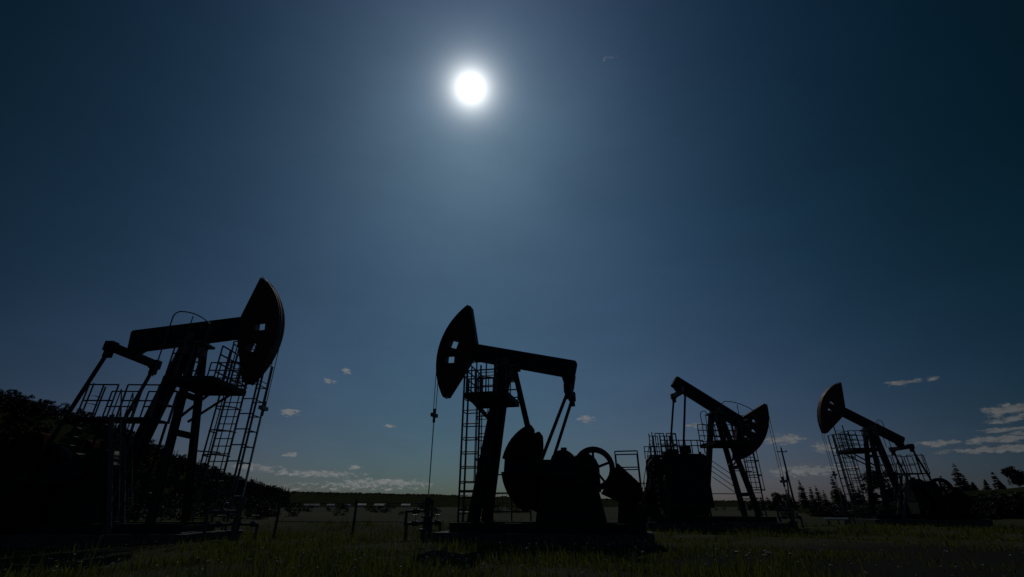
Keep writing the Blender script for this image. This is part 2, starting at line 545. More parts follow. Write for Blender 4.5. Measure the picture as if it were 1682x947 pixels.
# the far wood that gives the distant ridge its uneven crest
VV, FF = [], []; no = 0
r_ = np.random.default_rng(33)
prot = [broad_crown(9, 4.5, 500 + i, 40, 1.8) for i in range(4)]
for q in range(1500):
    p = along(fpts, r_.uniform(.12, .9)); off = r_.uniform(-5, 120)
    fr = np.interp(off, [-5, 0, 60, 200], [1, 1, .92, .62])
    V, F = prot[r_.integers(0, 4)]; s = r_.uniform(.35, .85)
    a_ = math.atan2(p[0], p[1])
    VV.append(V * s * [1.6, 1, .55] + [p[0] - math.sin(a_) * off, p[1] - math.cos(a_) * off, -1 + (p[2] + 1) * fr - 1.5]); FF.append(F + no); no += len(V)
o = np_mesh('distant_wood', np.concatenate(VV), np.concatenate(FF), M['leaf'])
tag(o, 'low dark band of distant wood along the far hills', 'wood', kind='stuff')

# right hand trees: x, y, top height, kind, label
SHARED = 'small dark spruce in the row behind the two right pumpjacks'
RT = [(74.6, 150, 3.6, 's', None), (77.4, 152, 3.6, 's', None), (79.9, 146, 3.6, 's', None), (74.9, 140, 4.3, 'b', None),
      (82.8, 150, 5.4, 's', None), (84.4, 145, 7.6, 's', 'tall spruce just right of the leaning utility pole'), (90.0, 150, 6.0, 's', None), (97.8, 160, 6.6, 's', None),
      (93.8, 150, 5.2, 's', None), (97.4, 150, 8.9, 's', None), (99.0, 150, 5.7, 's', None), (95.7, 140, 7.1, 's', None),
      (104.3, 150, 6.2, 's', None), (107.9, 150, 8.8, 's', None), (112.2, 150, 10.3, 'b', None), (114.1, 150, 6.9, 's', None),
      (97.7, 112, 7.3, 's', None), (98.9, 112, 6.2, 's', None),
      (100.0, 110, 9.5, 's', 'tallest ragged spruce on the knoll, right of the far right pumpjack'),
      (103.7, 113, 7.6, 's', 'shorter spruce touching the right side of the tallest one on the right knoll'), (104.3, 112, 6.1, 's', None), (107.3, 112, 6.6, 's', None),
      (107.9, 110, 8.1, 's', 'pointed spruce standing alone near the right end of the knoll'), (108.5, 110, 6.6, 's', None),
      (110.6, 108, 8.6, 'b', 'broad round-headed leafy tree at the far right of the knoll'), (112.0, 108, 7.4, 'b', 'lower leafy bush-like tree at the right edge of the photo'),
      (79.5, 155, 3.2, 's', None), (81.2, 156, 4.0, 's', None), (86.5, 158, 4.4, 's', None), (92.2, 158, 4.2, 's', None), (101.5, 155, 4.8, 's', None), (118, 150, 6.5, 's', None), (121, 152, 7.5, 's', None)]
for i, (x, y, zt, kd, lab) in enumerate(RT):
    zb = 0.0
    if y < 120:
        zb = float(np.interp(x, [q[0] for q in kn_r], [q[2] for q in kn_r])) - .3
    hgt = max(zt - zb, 1.6) * 1.12
    if kd == 's': t_ = make_tree('spruce_tree', 'spruce', hgt, max(.9, hgt * .30), 600 + i, 420)
    else: t_ = make_tree('broadleaf_tree', 'b', hgt, hgt * .55, 700 + i, 2200)
    t_.location = (x, y, zb); t_.rotation_euler = (R_(rd.uniform(-2, 2)), R_(rd.uniform(-2, 2)), rd.uniform(0, 6))
    if lab: tag(t_, lab, 'tree', 'trees on the right horizon')
    elif kd == 's': tag(t_, SHARED, 'tree', 'trees on the right horizon')
    else: tag(t_, 'small round leafy tree among the spruces behind the right pumpjacks', 'tree', 'trees on the right horizon')

# low scrub round the far right pumpjack and along the left pad
VV, FF = [], []; no = 0
r_ = np.random.default_rng(44)
for q in range(330):
    if q >= 230: y = r_.uniform(60, 260); x = r_.uniform(-.75, .75) * y; s = r_.uniform(.25, .75) * (1 + y / 260)
    elif q < 120: x, y = r_.uniform(46, 68), r_.uniform(50, 66); s = r_.uniform(.8, 1.45) * min(1.0, .55 + (x - 46) / 14)
    elif q < 160: x, y = r_.uniform(38, 50), r_.uniform(58, 70); s = r_.uniform(.4, .8)
    else: x, y = r_.uniform(-75, -26), r_.uniform(44, 66); s = r_.uniform(.6, 1.3)
    V, F = broad_crown(2.6, 1.7, 800 + q, 420, .13)
    V = V - [0, 0, .75]
    VV.append(V * s + [x, y, 0]); FF.append(F + no); no += len(V)
o = np_mesh('scrub', np.concatenate(VV), np.concatenate(FF), M['leaf'])
tag(o, 'low dark scrub behind the outer pumpjacks', 'scrub', kind='stuff')

VV, FF = [], []; no = 0
r_ = np.random.default_rng(55)
for q in range(260):
    y = r_.uniform(158, 190); x = y * r_.uniform(.46, .86)
    if q % 3: V, F = spruce_crown(3.6, 1.1, 900 + q, 90)
    else: V, F = broad_crown(2.8, 1.9, 900 + q, 110, .3)
    V = V * r_.uniform(.5, 1.15)
    VV.append(V + [x, y, -.2]); FF.append(F + no); no += len(V)
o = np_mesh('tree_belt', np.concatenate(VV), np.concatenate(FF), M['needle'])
tag(o, 'low dark belt of young trees behind the two right pumpjacks', 'tree belt', kind='stuff')

# ------------------------------------------------------------------ village far across the field
def house(name, x, y, L_, D_, H_, rz, label, chim=True):
    root = empty(name, (x, y, -.05), rz)
    wl = MB(); wl.box((0, 0, H_ / 2), (L_, D_, H_))
    wl.prism([(-D_ / 2, H_), (D_ / 2, H_), (0, H_ + D_ * .32)], -L_ / 2, L_ / 2)
    o_ = len(wl.v) - 6
    for i in range(o_, len(wl.v)):
        q = wl.v[i]; wl.v[i] = (q[1], q[0], q[2])
    wl.build('wall', M['white'], root)
    rf = MB()
    for s in (-1, 1):
        rf.bar((-L_ / 2 - .4, s * D_ * .26, H_ + D_ * .16 + .06), (L_ / 2 + .4, s * D_ * .26, H_ + D_ * .16 + .06), D_ * .62, .12,
               up=Vector((0, s * .54, .84)))
    ro = rf.build('roof', M['roof'], root)
    if chim:
        MB().box((L_ * .2, 0, H_ + D_ * .32 + .3), (.6, .6, 1.4)).build('chimney', M['concrete'], ro)
    nwin = max(2, int(L_ / 4))
    for i in range(nwin):
        xx = -L_ / 2 + L_ * (i + .5) / nwin
        wf = MB().box((xx, -D_ / 2 - .03, H_ * .55), (1.1, .07, 1.2)).build('window', M['wood'], root)
        MB().box((xx, -D_ / 2 - .08, H_ * .55), (.9, .04, 1.0)).build('pane', M['glass'], wf)
    return tag(root, label, 'house' if chim else 'barn', 'low buildings across the field')


house('barn', -242, 600, 26, 8, 2.0, .05, 'long pale low barn left of the other buildings across the field', False)
house('cottage', -214, 596, 8, 6, 2.2, .1, 'small cottage right beside the long barn across the field')
house('cottage', -199, 610, 8, 6, 2.2, -.1, 'cottage with a chimney between the barn and the middle house')
house('cottage', -178, 598, 9, 6, 2.4, .15, 'middle pale house of the village across the field')
house('barn', -154, 590, 13, 7, 2.0, 0, 'second long barn, right of the middle house', False)
house('cottage', -127, 604, 10, 6, 2.2, -.05, 'pale house at the right end of the village')

# ------------------------------------------------------------------ pumpjack
def arcpts(R0, a0, a1, n): return [(R0 * math.cos(a0 + (a1 - a0) * i / n), R0 * math.sin(a0 + (a1 - a0) * i / n)) for i in range(n + 1)]


def plate_with_holes(out, holes, y0, y1):
    """extruded plate with see-through openings"""
    import bmesh
    bm = bmesh.new(); es = []
    for lp in [out] + holes:
        vs = [bm.verts.new((x, y0, z)) for x, z in lp]
        es += [bm.edges.new((vs[i], vs[(i + 1) % len(vs)])) for i in range(len(vs))]
    bmesh.ops.triangle_fill(bm, edges=es, use_beauty=True)
    r = bmesh.ops.extrude_face_region(bm, geom=list(bm.faces))
    vs = [q for q in r['geom'] if isinstance(q, bmesh.types.BMVert)]
    bmesh.ops.translate(bm, verts=vs, vec=(0, y1 - y0, 0))
    bm.verts.ensure_lookup_table(); bm.verts.index_update()
    m_ = MB(); m_.v = [tuple(q.co) for q in bm.verts]; m_.f = [tuple(q.index for q in f_.verts) for f_ in bm.faces]
    bm.free(); return m_


def pumpjack(P):
    s = P['s']; H, R0, Lr = P['H'], P['R'], P['Lr']; ph = P['phi']
    near = P['near']                                # sign of local y that faces the viewer
    root = empty('pumpjack', (P['x'], P['y'], 0), P['yaw'])
    tag(root, P['label'], 'pumpjack', 'pumpjacks of the oil field')
    c_, s_ = math.cos(ph), math.sin(ph)
    def bp(a, b, y=0): return Vector((a * c_ - b * s_, y, H + a * s_ + b * c_))
    Mb = Matrix.Translation((0, 0, H)) @ Matrix.Rotation(-ph, 4, 'Y')
    k = s / 1.26
    # --- foundation and skid
    m_ = MB(); m_.box((-1.4 * k, 0, .09), (7.6 * k, 2.7 * k, .5)); m_.build('foundation', M['concrete'], root)
    m_ = MB()
    for y in (-.95, .95):
        m_.ibeam((-5.0 * k, y * k, .50), (1.9 * k, y * k, .50), .24, .30)
    for x in (-4.9, -3.6, -2.2, -1.0, .4, 1.8):
        m_.bar((x * k, -.82 * k, .48), (x * k, .82 * k, .48), .16, .2)
    m_.build('skid', M['black'], root)
    # --- samson post legs
    zt = H - .52 * k; z0 = .66
    fx, rx = P['front_x'], P['rear_x']; fw, rw = P['leg_w']
    ty = .26 * k; by = .88 * k
    for y in (-1, 1):
        MB().ibeam((fx, y * by, z0), (.14 * k, y * ty, zt), fw, fw * 1.05, up=(0, 1, 0), t=.05).build('leg', M['black'], root)
    MB().ibeam((rx, 0, z0), (-.3 * k, 0, zt), rw, rw * 1.05, up=(0, 1, 0), t=.045).build('leg', M['black'], root)
    for f_ in (.2, .46, .68):
        for xb in ((fx, .14 * k),):
            x = xb[0] + (xb[1] - xb[0]) * f_; z = z0 + (zt - z0) * f_; y = by + (ty - by) * f_
            MB().bar((x, -y, z), (x, y, z), .1, .2 * k).build('cross_brace', M['black'], root)
    # --- saddle
    m_ = MB(); m_.box((0, 0, zt + .05), (.95 * k, .86 * k, .1)); m_.box((0, 0, zt - .22), (.62 * k, .6 * k, .4))
    m_.tube((0, -.5 * k, H - .30 * k), (0, .5 * k, H - .30 * k), .17 * k, 14)
    m_.build('saddle_bearing', M['steel'], root)
    # --- walking beam
    bh = P['beam_h']; bw = .34 * k
    xf = R0 * .60
    m_ = MB(); t = .05
    hb = bh / 2
    tap = P.get('taper', 0)
    web = [(-Lr - .15, hb - t), (xf, hb - t), (xf, -hb + t), (0, -hb + t), (-Lr - .15, -hb + t + tap)]
    m_.prism(web, -.03, .03)
    for y in (-bw / 2, bw / 2 - .02): m_.prism([(a, b) for a, b in web], y, y + .02)
    m_.box(((xf - Lr - .15) / 2, 0, hb - t / 2), (xf + Lr + .15, bw * 1.15, t))
    m_.box((xf / 2, 0, -hb + t / 2), (xf, bw * 1.15, t))
    m_.bar((-Lr - .15, 0, -hb + t / 2 + tap), (-.003, 0, -hb + t / 2), bw * 1.15, t)
    m_.box((-Lr - .15 - t / 2, 0, tap / 2), (t, bw * 1.1, bh - tap - 2 * t - .004))
    m_.xform(Mb); m_.build('walking_beam', M['black'], root)
    # --- horse head
    al, be = P['al'], P['be']
    wd = .42 * k
    out = arcpts(R0, -be, al, 22)
    tipb = (R0 * math.cos(al) - .10 * k, R0 * math.sin(al) + .01)
    botb = (R0 * math.cos(be) - .14 * k, -R0 * math.sin(be) + .02)
    out += [tipb, (R0 * P.get('jt', .53), hb + .05), (R0 * P.get('jb', .50), -hb - .05), botb]
    holes = []
    for (ra, an, sw, sh) in P['holes']:
        cx, cz = ra * R0 * math.cos(an), ra * R0 * math.sin(an)
        tx, tz = -math.sin(an), math.cos(an); ux, uz = math.cos(an), math.sin(an)
        holes.append([(cx + ux * a * sw + tx * b * sh, cz + uz * a * sw + tz * b * sh) for a, b in ((-1, -1), (1, -1), (1, 1), (-1, 1))])
    m_ = MB()
    for y in (-wd / 2, wd / 2 - .03):
        pl = plate_with_holes(out, holes, y, y + .03); m_.add(pl.v, pl.f)
    for hh in holes:                                     # tunnel lining of the openings
        q = hh; vs = [(x, y, z) for y in (-wd / 2 + .031, wd / 2 - .031) for x, z in q]
        m_.add(vs, [(i, (i + 1) % 4, 4 + (i + 1) % 4, 4 + i) for i in range(4)])
    arc = arcpts(R0 + .02, -be, al, 22); arc2 = arcpts(R0 - .002 + .0, -be, al, 22)
    vs = [(x, -wd * .62, z) for x, z in arc] + [(x, wd * .62, z) for x, z in arc]
    vs += [(x + .0, -wd * .62, z) for x, z in [(a[0] * (R0 + .05) / (R0 + .02), a[1] * (R0 + .05) / (R0 + .02)) for a in arc]]
    vs += [(x, wd * .62, z) for x, z in [(a[0] * (R0 + .05) / (R0 + .02), a[1] * (R0 + .05) / (R0 + .02)) for a in arc]]
    n = len(arc); fs = []
    for i in range(n - 1):
        fs += [(i, i + 1, n + i + 1, n + i), (2 * n + i, 3 * n + i, 3 * n + i + 1, 2 * n + i + 1), (i, 2 * n + i, 2 * n + i + 1, i + 1), (n + i, n + i + 1, 3 * n + i + 1, 3 * n + i)]
    fs += [(0, n, 3 * n, 2 * n), (n - 1, 3 * n - 1, 4 * n - 1, 2 * n - 1)]
    m_.add(vs, fs)
    # back plates closing the box
    for a, b in ((tipb, (R0 * P.get('jt', .53), hb + .05)), ((R0 * P.get('jb', .50), -hb - .05), botb)):
        m_.bar((a[0] + .03, 0, a[1]), (b[0] + .03, 0, b[1]), wd - .066, .03, up=(1, 0, 0))
    m_.bar((tipb[0], 0, tipb[1] - .02), (out[22][0], 0, out[22][1] - .02), wd - .07, .03)
    m_.xform(Mb); m_.build('horse_head', M['red'], root)
    # --- bridle cables, carrier bar and polished rod
    xw = R0 + .07
    ztan = H + .02
    m_ = MB(); zc = P['carrier_z']
    tang = 0.0
    lo = ph - be
    zs = H if lo <= 0 <= ph + al else H + R0 * math.sin(max(lo, 0))
    for y in (-.13 * k, .13 * k):
        pts = [bp((R0 + .06) * math.cos(a), (R0 + .06) * math.sin(a), y) for a in np.linspace(al * .9, -ph if lo <= 0 else -be, 8)]
        m_.path(pts, .016, 5); m_.tube((xw - .01, y, zs), (xw - .01, y, zc), .016, 5)
    m_.build('bridle_cable', M['steel'], root)
    m_ = MB(); m_.box((xw - .01, 0, zc - .05), (.16, .46 * k, .14)); m_.tube((xw - .01, 0, zc + .02), (xw - .01, 0, zc + .22), .075, 8)
    m_.tube((xw - .01, 0, zc - .35), (xw - .01, 0, zc - .12), .06, 8); m_.build('carrier_bar', M['steel'], root)
    MB().tube((xw - .01, 0, zc - .3), (xw - .01, 0, .9), .024, 8).build('polished_rod', M['bright'], root)
    # --- equaliser
    eq = bp(-Lr + .1, 0); eqd = P['eqd']; eqw = P['eqw']
    e0 = Vector((eq.x, 0, eq.z - eqd))
    m_ = MB(); m_.bar((e0.x, -eqw, e0.z), (e0.x, eqw, e0.z), .24 * k, .26 * k)
    m_.bar((e0.x, -eqw - .05, e0.z), (e0.x, -eqw + .28, e0.z), .28 * k, .33 * k); m_.bar((e0.x, eqw - .28, e0.z), (e0.x, eqw + .05, e0.z), .28 * k, .33 * k)
    m_.prism([(e0.x - .15 * k, e0.z + .13 * k), (e0.x + .15 * k, e0.z + .13 * k), (eq.x + .30 * k, eq.z - hb * .9), (eq.x - .26 * k, eq.z - hb * .9)], -.16 * k, .16 * k)
    m_.build('equalizer', M['black'], root)
    # --- gearbox on its pedestal
    gx, gzz = P['crank_c']
    m_ = MB(); gl = P.get('gear_l', .8); m_.prism([(gx - 1.25 * k, .68), (gx + (gl + .1) * k, .68), (gx + (gl - .03) * k, gzz - .75 * k), (gx - 1.05 * k, gzz - .75 * k)], -.55 * k, .55 * k)
    m_.build('pedestal', M['black'], root)
    m_ = MB()
    gl = P.get('gear_l', .8)
    oo_ = [(gl, -.74), (gl, .2), (gl - .06, .27), (.62, .3)]
    oo_ += [(.16 + .46 * math.cos(R_(q_)), .3 + .42 * math.sin(R_(q_))) for q_ in range(15, 166, 15)]
    oo_ += [(-.4, .5), (-.62, .58), (-.85, .55), (-1.02, .42), (-1.12, .2), (-1.12, -.74)]
    o_ = [(gx + a_ * k, gzz + b_ * k) for a_, b_ in oo_]
    m_.prism(o_, -.48 * k, .48 * k)
    for x in (.3, -.35, -.85): m_.prism([(gx + (x - .04) * k, gzz - .7 * k), (gx + (x + .04) * k, gzz - .7 * k), (gx + (x + .04) * k, gzz + .5 * k), (gx + (x - .04) * k, gzz + .5 * k)], -.52 * k, .52 * k)
    m_.tube((gx, -.86 * k, gzz), (gx, .86 * k, gzz), .2 * k, 14)
    m_.tube((gx + .16 * k, 0, gzz + .68 * k), (gx + .16 * k, 0, gzz + .84 * k), .12 * k, 10)
    m_.build('gearbox', M['black'], root)
    # --- cranks, counterweights and pitmans
    ca = P['crank_a']; cr = P.get('crank_r', 1.2) * k; cl_ = min(2.42, P.get('cw_r', 2.5) - .08)
    ux, uz = math.cos(ca), math.sin(ca); tx, tz = -uz, ux
    pin = Vector((gx + ux * cr, 0, gzz + uz * cr))
    for sg in (-1, 1):
        yc = sg * .95 * k
        cm = MB()
        o_ = [(-.35, -.26), (-.35, .26), (.2, .3), (cl_, .222), (cl_, -.222), (.2, -.3)]
        cm.prism([(gx + (a * ux + b * tx) * k, gzz + (a * uz + b * tz) * k) for a, b in o_], yc - .09 * k, yc + .09 * k)
        cm.tube((pin.x, yc - .12 * k, pin.z), (pin.x, yc + sg * .32 * k, pin.z), .11 * k, 10)
        crank = cm.build('crank', M['black'], root)
        for sd_ in (-1, 1):
            ci = P.get('cw_in', .85); o_ = [(ci, .226)]
            for i in range(9):
                a = R_(5.6 + i * 4.8); rr = P.get('cw_r', 2.5) - .015 * i - .0025 * i * i
                o_.append((rr * math.cos(a), max(rr * math.sin(a), .226)))
            o_ += [(min(ci + .2, 1.36), 1.5), (ci + .03, 1.36), (ci, 1.1), (ci - .02, .6)]
            cw = MB(); cw.prism([(gx + (a * ux + sd_ * b * tx) * k, gzz + (a * uz + sd_ * b * tz) * k) for a, b in o_], yc - .2 * k, yc + .2 * k)
            cw.build('counterweight', M['oily'], crank)
        yp = sg * (eqw - .12)
        yq = yc + sg * .24 * k
        pm = MB(); pm.tube((e0.x, yp, e0.z - .1), (pin.x, yq, pin.z), .066 * k, 8)
        pm.tube((pin.x, yq - .09, pin.z), (pin.x, yq + .09, pin.z), .2 * k, 12)
        pm.box((e0.x, yp, e0.z - .22 * k), (.2 * k, .2 * k, .34 * k))
        pm.build('pitman_arm', M['black'], root)
    # --- gearbox pulley, motor, belt guard
    px, pz = gx - 1.0 * k - .0, gzz + .02 * k
    yw = near * .78 * k
    wm = MB(); rw_ = .74 * k
    if 'pulley' in P: px, pz, rw_ = P['pulley']
    n = 28
    ringo = [(px + rw_ * math.cos(6.2832 * i / n), pz + rw_ * math.sin(6.2832 * i / n)) for i in range(n)]
    ringi = [(px + rw_ * .74 * math.cos(6.2832 * i / n), pz + rw_ * .74 * math.sin(6.2832 * i / n)) for i in range(n)]
    pl = plate_with_holes(ringo, [ringi], yw - .12, yw + .12); wm.add(pl.v, pl.f)
    for i in range(5):
        a = 6.2832 * i / 5 + .3
        wm.bar((px, yw, pz), (px + rw_ * .76 * math.cos(a), yw, pz + rw_ * .76 * math.sin(a)), .08, .12 * k, up=(0, 1, 0))
    wm.tube((px, yw - .14, pz), (px, yw + .14, pz), .16 * k, 12)
    wm.build('pulley_wheel', M['black'], root)
    mx_, mz_ = gx - 2.15 * k, max(1.25, gzz - .75 * k)
    mm = MB(); mm.tube((mx_, -.48 * k, mz_), (mx_, .48 * k, mz_), .38 * k, 16)
    for i in range(12):
        a = 6.2832 * i / 12
        mm.bar((mx_ + .39 * k * math.cos(a), -.4 * k, mz_ + .39 * k * math.sin(a)), (mx_ + .39 * k * math.cos(a), .4 * k, mz_ + .39 * k * math.sin(a)), .03, .06)
    mm.box((mx_, 0, mz_ + .45 * k), (.3 * k, .34 * k, .22 * k))
    mo = mm.build('motor', M['oily'], root)
    mm = MB(); mm.prism([(mx_ - .5 * k, .66), (mx_ + .5 * k, .66), (mx_ + .42 * k, mz_ - .39 * k), (mx_ - .42 * k, mz_ - .39 * k)], -.5 * k, .5 * k); mm.build('motor_base', M['black'], root)
    hasg = 'pulley' not in P
    # belt guard: an oblong red cover on the pulley side of the motor
    gm = MB(); d_ = Vector((px - mx_, pz - mz_, 0)).normalized()
    oo = []
    b0 = math.atan2(d_.y, d_.x)
    for i in range(9): a = b0 + math.pi / 2 + math.pi * i / 8; oo.append((mx_ + .46 * k * math.cos(a), mz_ + .46 * k * math.sin(a)))
    oo += [(px - d_.x * .62 * k + d_.y * .6 * k, pz - d_.y * .62 * k - d_.x * .6 * k), (px - d_.x * .62 * k - d_.y * .6 * k, pz - d_.y * .62 * k + d_.x * .6 * k)]
    if hasg: gm.prism(oo, yw - .17, yw + .17); gm.build('belt_guard', M['oily'], root)
    # --- service platform with railing at the saddle
    pzf = P['plat_z']; px0, px1 = P['plat_x']; pw = 1.15 * k
    m_ = MB(); m_.box(((px0 + px1) / 2, 0, pzf), (px1 - px0, 2 * pw, .06))
    for y in (-pw + .04, pw - .04): m_.box(((px0 + px1) / 2, y, pzf - .11), (px1 - px0, .08, .16))
    for x in (px0 + .04, px1 - .04): m_.box((x, 0, pzf - .11), (.08, 2 * pw - .17, .16))
    for y in (-.5, .5): m_.bar((px1 - .1, y * k, pzf - .19), (.35 * k, y * .6 * k, pzf - 1.3 * k), .08, .08)
    m_.build('platform', M['black'], root)
    m_ = MB()
    def rail(a, b, z, posts, rh=1.1, lines=(1.1, .55), r=.03):
        a, b = Vector(a), Vector(b)
        for i in range(posts):
            p = a.lerp(b, i / (posts - 1)); m_.tube((p.x, p.y, z), (p.x, p.y, z + rh), r, 6)
        for h_ in lines: m_.tube((a.x, a.y, z + h_), (b.x, b.y, z + h_), r, 6)
    q = pw - .04
    zz = pzf + .03
    RL = (1.25, .9, .55, .2)
    rail((px0 + .05, q), (px1 - .05, q), zz, 5, 1.25, RL); rail((px0 + .05, -q), (px1 - .65 * k, -q), zz, 4, 1.25, RL)
    rail((px1 - .05, -q + .1), (px1 - .05, q - .1), zz, 5, 1.25, RL)
    m_.build('platform_railing', M['steel'], root)
    # tall inspection rail beside the beam
    for (x0, x1, zt_, yy) in P['top_rail']:
        m_ = MB()
        for y in ((yy,) if not isinstance(yy, tuple) else yy):
            pts = [(x0, y, zz), (x0, y, zt_ - .25)]
            for i in range(7):
                a = math.pi - math.pi / 2 * i / 6; pts.append((x0 + .25 + .25 * math.cos(a), y, zt_ - .25 + .25 * math.sin(a)))
            for i in range(1, 9):
                u = i / 8; pts.append((x0 + .25 + (x1 - x0 - .25) * u, y, zt_ - .55 * u * u))
            pts.append((x1, y, zz))
            m_.path(pts, .024, 6)
            m_.tube((x0, y, zt_ - .75), (x1, y, zt_ - .95), .02, 6)
            xm = (x0 + x1) / 2; m_.tube((xm, y, zz), (xm, y, zt_ - .2), .02, 6)
        m_.build('inspection_rail', M['steel'], root)
    # --- caged ladder
    lx, ly, lz = P['ladder']; lw = P.get('lw', .29 * k)
    m_ = MB(); sgy = near
    for x in (lx - lw, lx + lw): m_.tube((x, ly, .1), (x, ly, lz), .042, 6)
    nz = int((lz - .4) / .3)
    for i in range(nz): m_.tube((lx - lw, ly, .45 + .3 * i), (lx + lw, ly, .45 + .3 * i), .022, 5)
    for z in (1.6, 3.2): m_.bar((lx, ly - sgy * .0, z), (fx * (1 - (z - z0) / (zt - z0)) + .1, ly * .55, z), .05, .05)
    ld = m_.build('ladder', M['steel'], root)
    m_ = MB(); cd = .72 * k
    def cage(u): # u 0..1 around
        a = math.pi * u; return (lx - (lw + .07) * math.cos(a), ly + sgy * cd * math.sin(a) ** .7)
    zs_ = np.arange(2.1, lz + .01, .85 * k)
    for z in zs_: m_.path([(*cage(i / 10), z) for i in range(11)], .03, 5)
    for u in (.12, .3, .5, .7, .88): m_.tube((*cage(u), zs_[0]), (*cage(u), zs_[-1]), .024, 5)
    m_.build('safety_cage', M['steel'], ld)
    # --- braced frame carrying the outer end of the service platform
    if P.get('frame', True):
        m_ = MB(); fa, fb = P.get('frame_x', (1.66 * k, 2.12 * k)); y1, y2 = ly, ly - near * .62 * k
        for (x, y) in ((fb, y1), (fb, y2), (fa, y2)): m_.tube((x, y, .05), (x, y, pzf + 1.35), .045, 6)
        for i in range(9):
            z = .9 + i * (pzf - .6) / 8
            m_.tube((fb, y1, z), (fb, y2, z), .026, 5); m_.tube((fb, y2, z + .03), (fa, y2, z + .03), .026, 5); m_.tube((lx + lw, y1, z + .06), (fb, y1, z + .06), .028, 5)
        for z in (pzf + .5, pzf + 1.3): m_.tube((fb, y1, z), (fb, y2, z), .02, 5); m_.tube((lx - lw, y1, z), (fb, y1, z), .02, 5)
        m_.bar((fb - .03, y1, 1.75), (lx - lw, y1, 1.75), .07, .1)
        m_.build('access_frame', M['steel'], root)
    if P.get('leg_stair'):
        m_ = MB()
        for i in range(4): m_.tube((-1.15, -.5, 3.75 - .33 * i), (.25, -.5, 2.75 - .33 * i), .02, 6)
        m_.tube((.25, -.5, 3.0), (.25, -.5, .6), .025, 6); m_.tube((-1.4, -.5, 1.85), (.9, -.5, 1.85), .025, 6)
        m_.build('handrail', M['steel'], root)
    # --- rear service platform with railings and ladder
    if P.get('rear'):
        x0, x1, zp, yw2 = P['rear']
        m_ = MB(); m_.box(((x0 + x1) / 2, 0, zp), (x1 - x0, 2 * yw2, .06))
        for x in (x0 + .1, x1 - .1, (x0 + x1) / 2):
            for y in (-yw2 + .06, yw2 - .06): m_.tube((x, y, .5), (x, y, zp - .03), .05, 6)
        m_.build('rear_platform', M['black'], root)
        m_ = MB(); zz = zp + .03
        for y in (-yw2 + .03, yw2 - .03):
            rail((x0 + .03, y), (x0 + (x1 - x0) * .42, y), zz, 3, P['rear_h'], (P['rear_h'], P['rear_h'] * .5))
            rail((x0 + (x1 - x0) * .55, y), (x1 - .03, y), zz, 3, P['rear_h'], (P['rear_h'], P['rear_h'] * .5))
        rail((x1 - .03, -yw2 + .1), (x1 - .03, yw2 - .1), zz, 3, P['rear_h'], (P['rear_h'], P['rear_h'] * .5))
        m_.build('rear_railing', M['steel'], root)
        m_ = MB()
        for y in (-.3, .3): m_.tube((x0 - .06, y, .2), (x0 - .06, y, zp + P['rear_h'] + .15), .03, 6)
        for i in range(int((zp + P['rear_h'] - .3) / .32)): m_.tube((x0 - .06, -.3, .4 + .32 * i), (x0 - .06, .3, .4 + .32 * i), .017, 5)
        m_.build('rear_ladder', M['steel'], root)
        m_ = MB(); xs0 = x1 + .5; xs1 = x1 - .9
        if P.get('end_stair'): xs0, xs1 = x0 - 1.15, x0 - .05
        # steep stair with handrails on the viewer's side
        ys_ = 0 if P.get('end_stair') else near * (yw2 + .35)
        for y in (ys_ - .3, ys_ + .3):
            m_.bar((xs0, y, .2), (xs1, y, zp), .05, .16); m_.tube((xs0, y, 1.1), (xs1, y, zp + .95), .022, 6)
            for i in range(6): u = i / 5; xq = xs0 + (xs1 - xs0) * u; m_.tube((xq, y, .2 + (zp - .2) * u), (xq, y, 1.1 + (zp - .15) * u), .02, 6)
        for i in range(10):
            u = (i + .5) / 10; m_.box((xs0 + (xs1 - xs0) * u, ys_, .2 + (zp - .2) * u), (.2, .56, .03))
        m_.build('stair', M['steel'], root)
    # --- crank guard fence: rails and mesh behind the cranks and round the motor
    if P.get('guard'):
        x0, x1, gh, y = P['guard']
        m_ = MB()
        nn = max(3, int((x1 - x0) / 1.1))
        rail((x0, y), (x1, y), .3, nn, gh, (gh, gh * .66, gh * .33))
        for i in range(int((x1 - x0) / .2)): m_.tube((x0 + .2 * i, y, .9), (x0 + .2 * i, y, .3 + gh * .66), .008, 4)
        for i in range(6): m_.tube((x0, y, .95 + i * .14), (x1, y, .95 + i * .14), .007, 4)
        m_.build('guard_fence', M['steel'], root)
    if P.get('crank_guard'):
        x0, x1, z0_, z1_ = P['crank_guard']
        for y in (-1.62 * k, 1.62 * k):
            m_ = MB(); m_.prism([(x0, z0_), (x1, z0_), (x1, z1_ - .1), (x1 - .12, z1_), (x0 + .12, z1_), (x0, z1_ - .1)], y - .03, y + .03)
            for x in (x0 + .25, (x0 + x1) / 2, x1 - .25): m_.bar((x, y + .07, .3), (x, y + .07, z1_ + .12), .08, .08)
            m_.bar((x0 + .3, y, z1_ + .12), (x0 + .95, y, z1_ + .12), .3, .24); m_.bar((x0 + 1.1, y, z1_ + .2), (x0 + 1.7, y, z1_ + .22), .25, .4)
            m_.build('crank_guard', M['black'], root)
        for y in (-1.62 * k, 1.62 * k): m_ = MB(); rail((x0, y), (x1, y), z1_, 8, .75, (.75, .45)); m_.build('guard_railing', M['steel'], root)
    if P.get('motor_rail'):
        x0, x1, z0_, z1_ = P['motor_rail']
        for y in (-.6 * k, .6 * k):
            m_ = MB(); m_.path([(x0, y, z0_ - 1.2), (x0, y, z1_), (x1, y, z1_), (x1, y, z0_ - 1.2)], .025, 6); m_.tube((x0, y, z0_), (x1, y, z0_), .022, 6); m_.build('motor_railing', M['steel'], root)
    return root


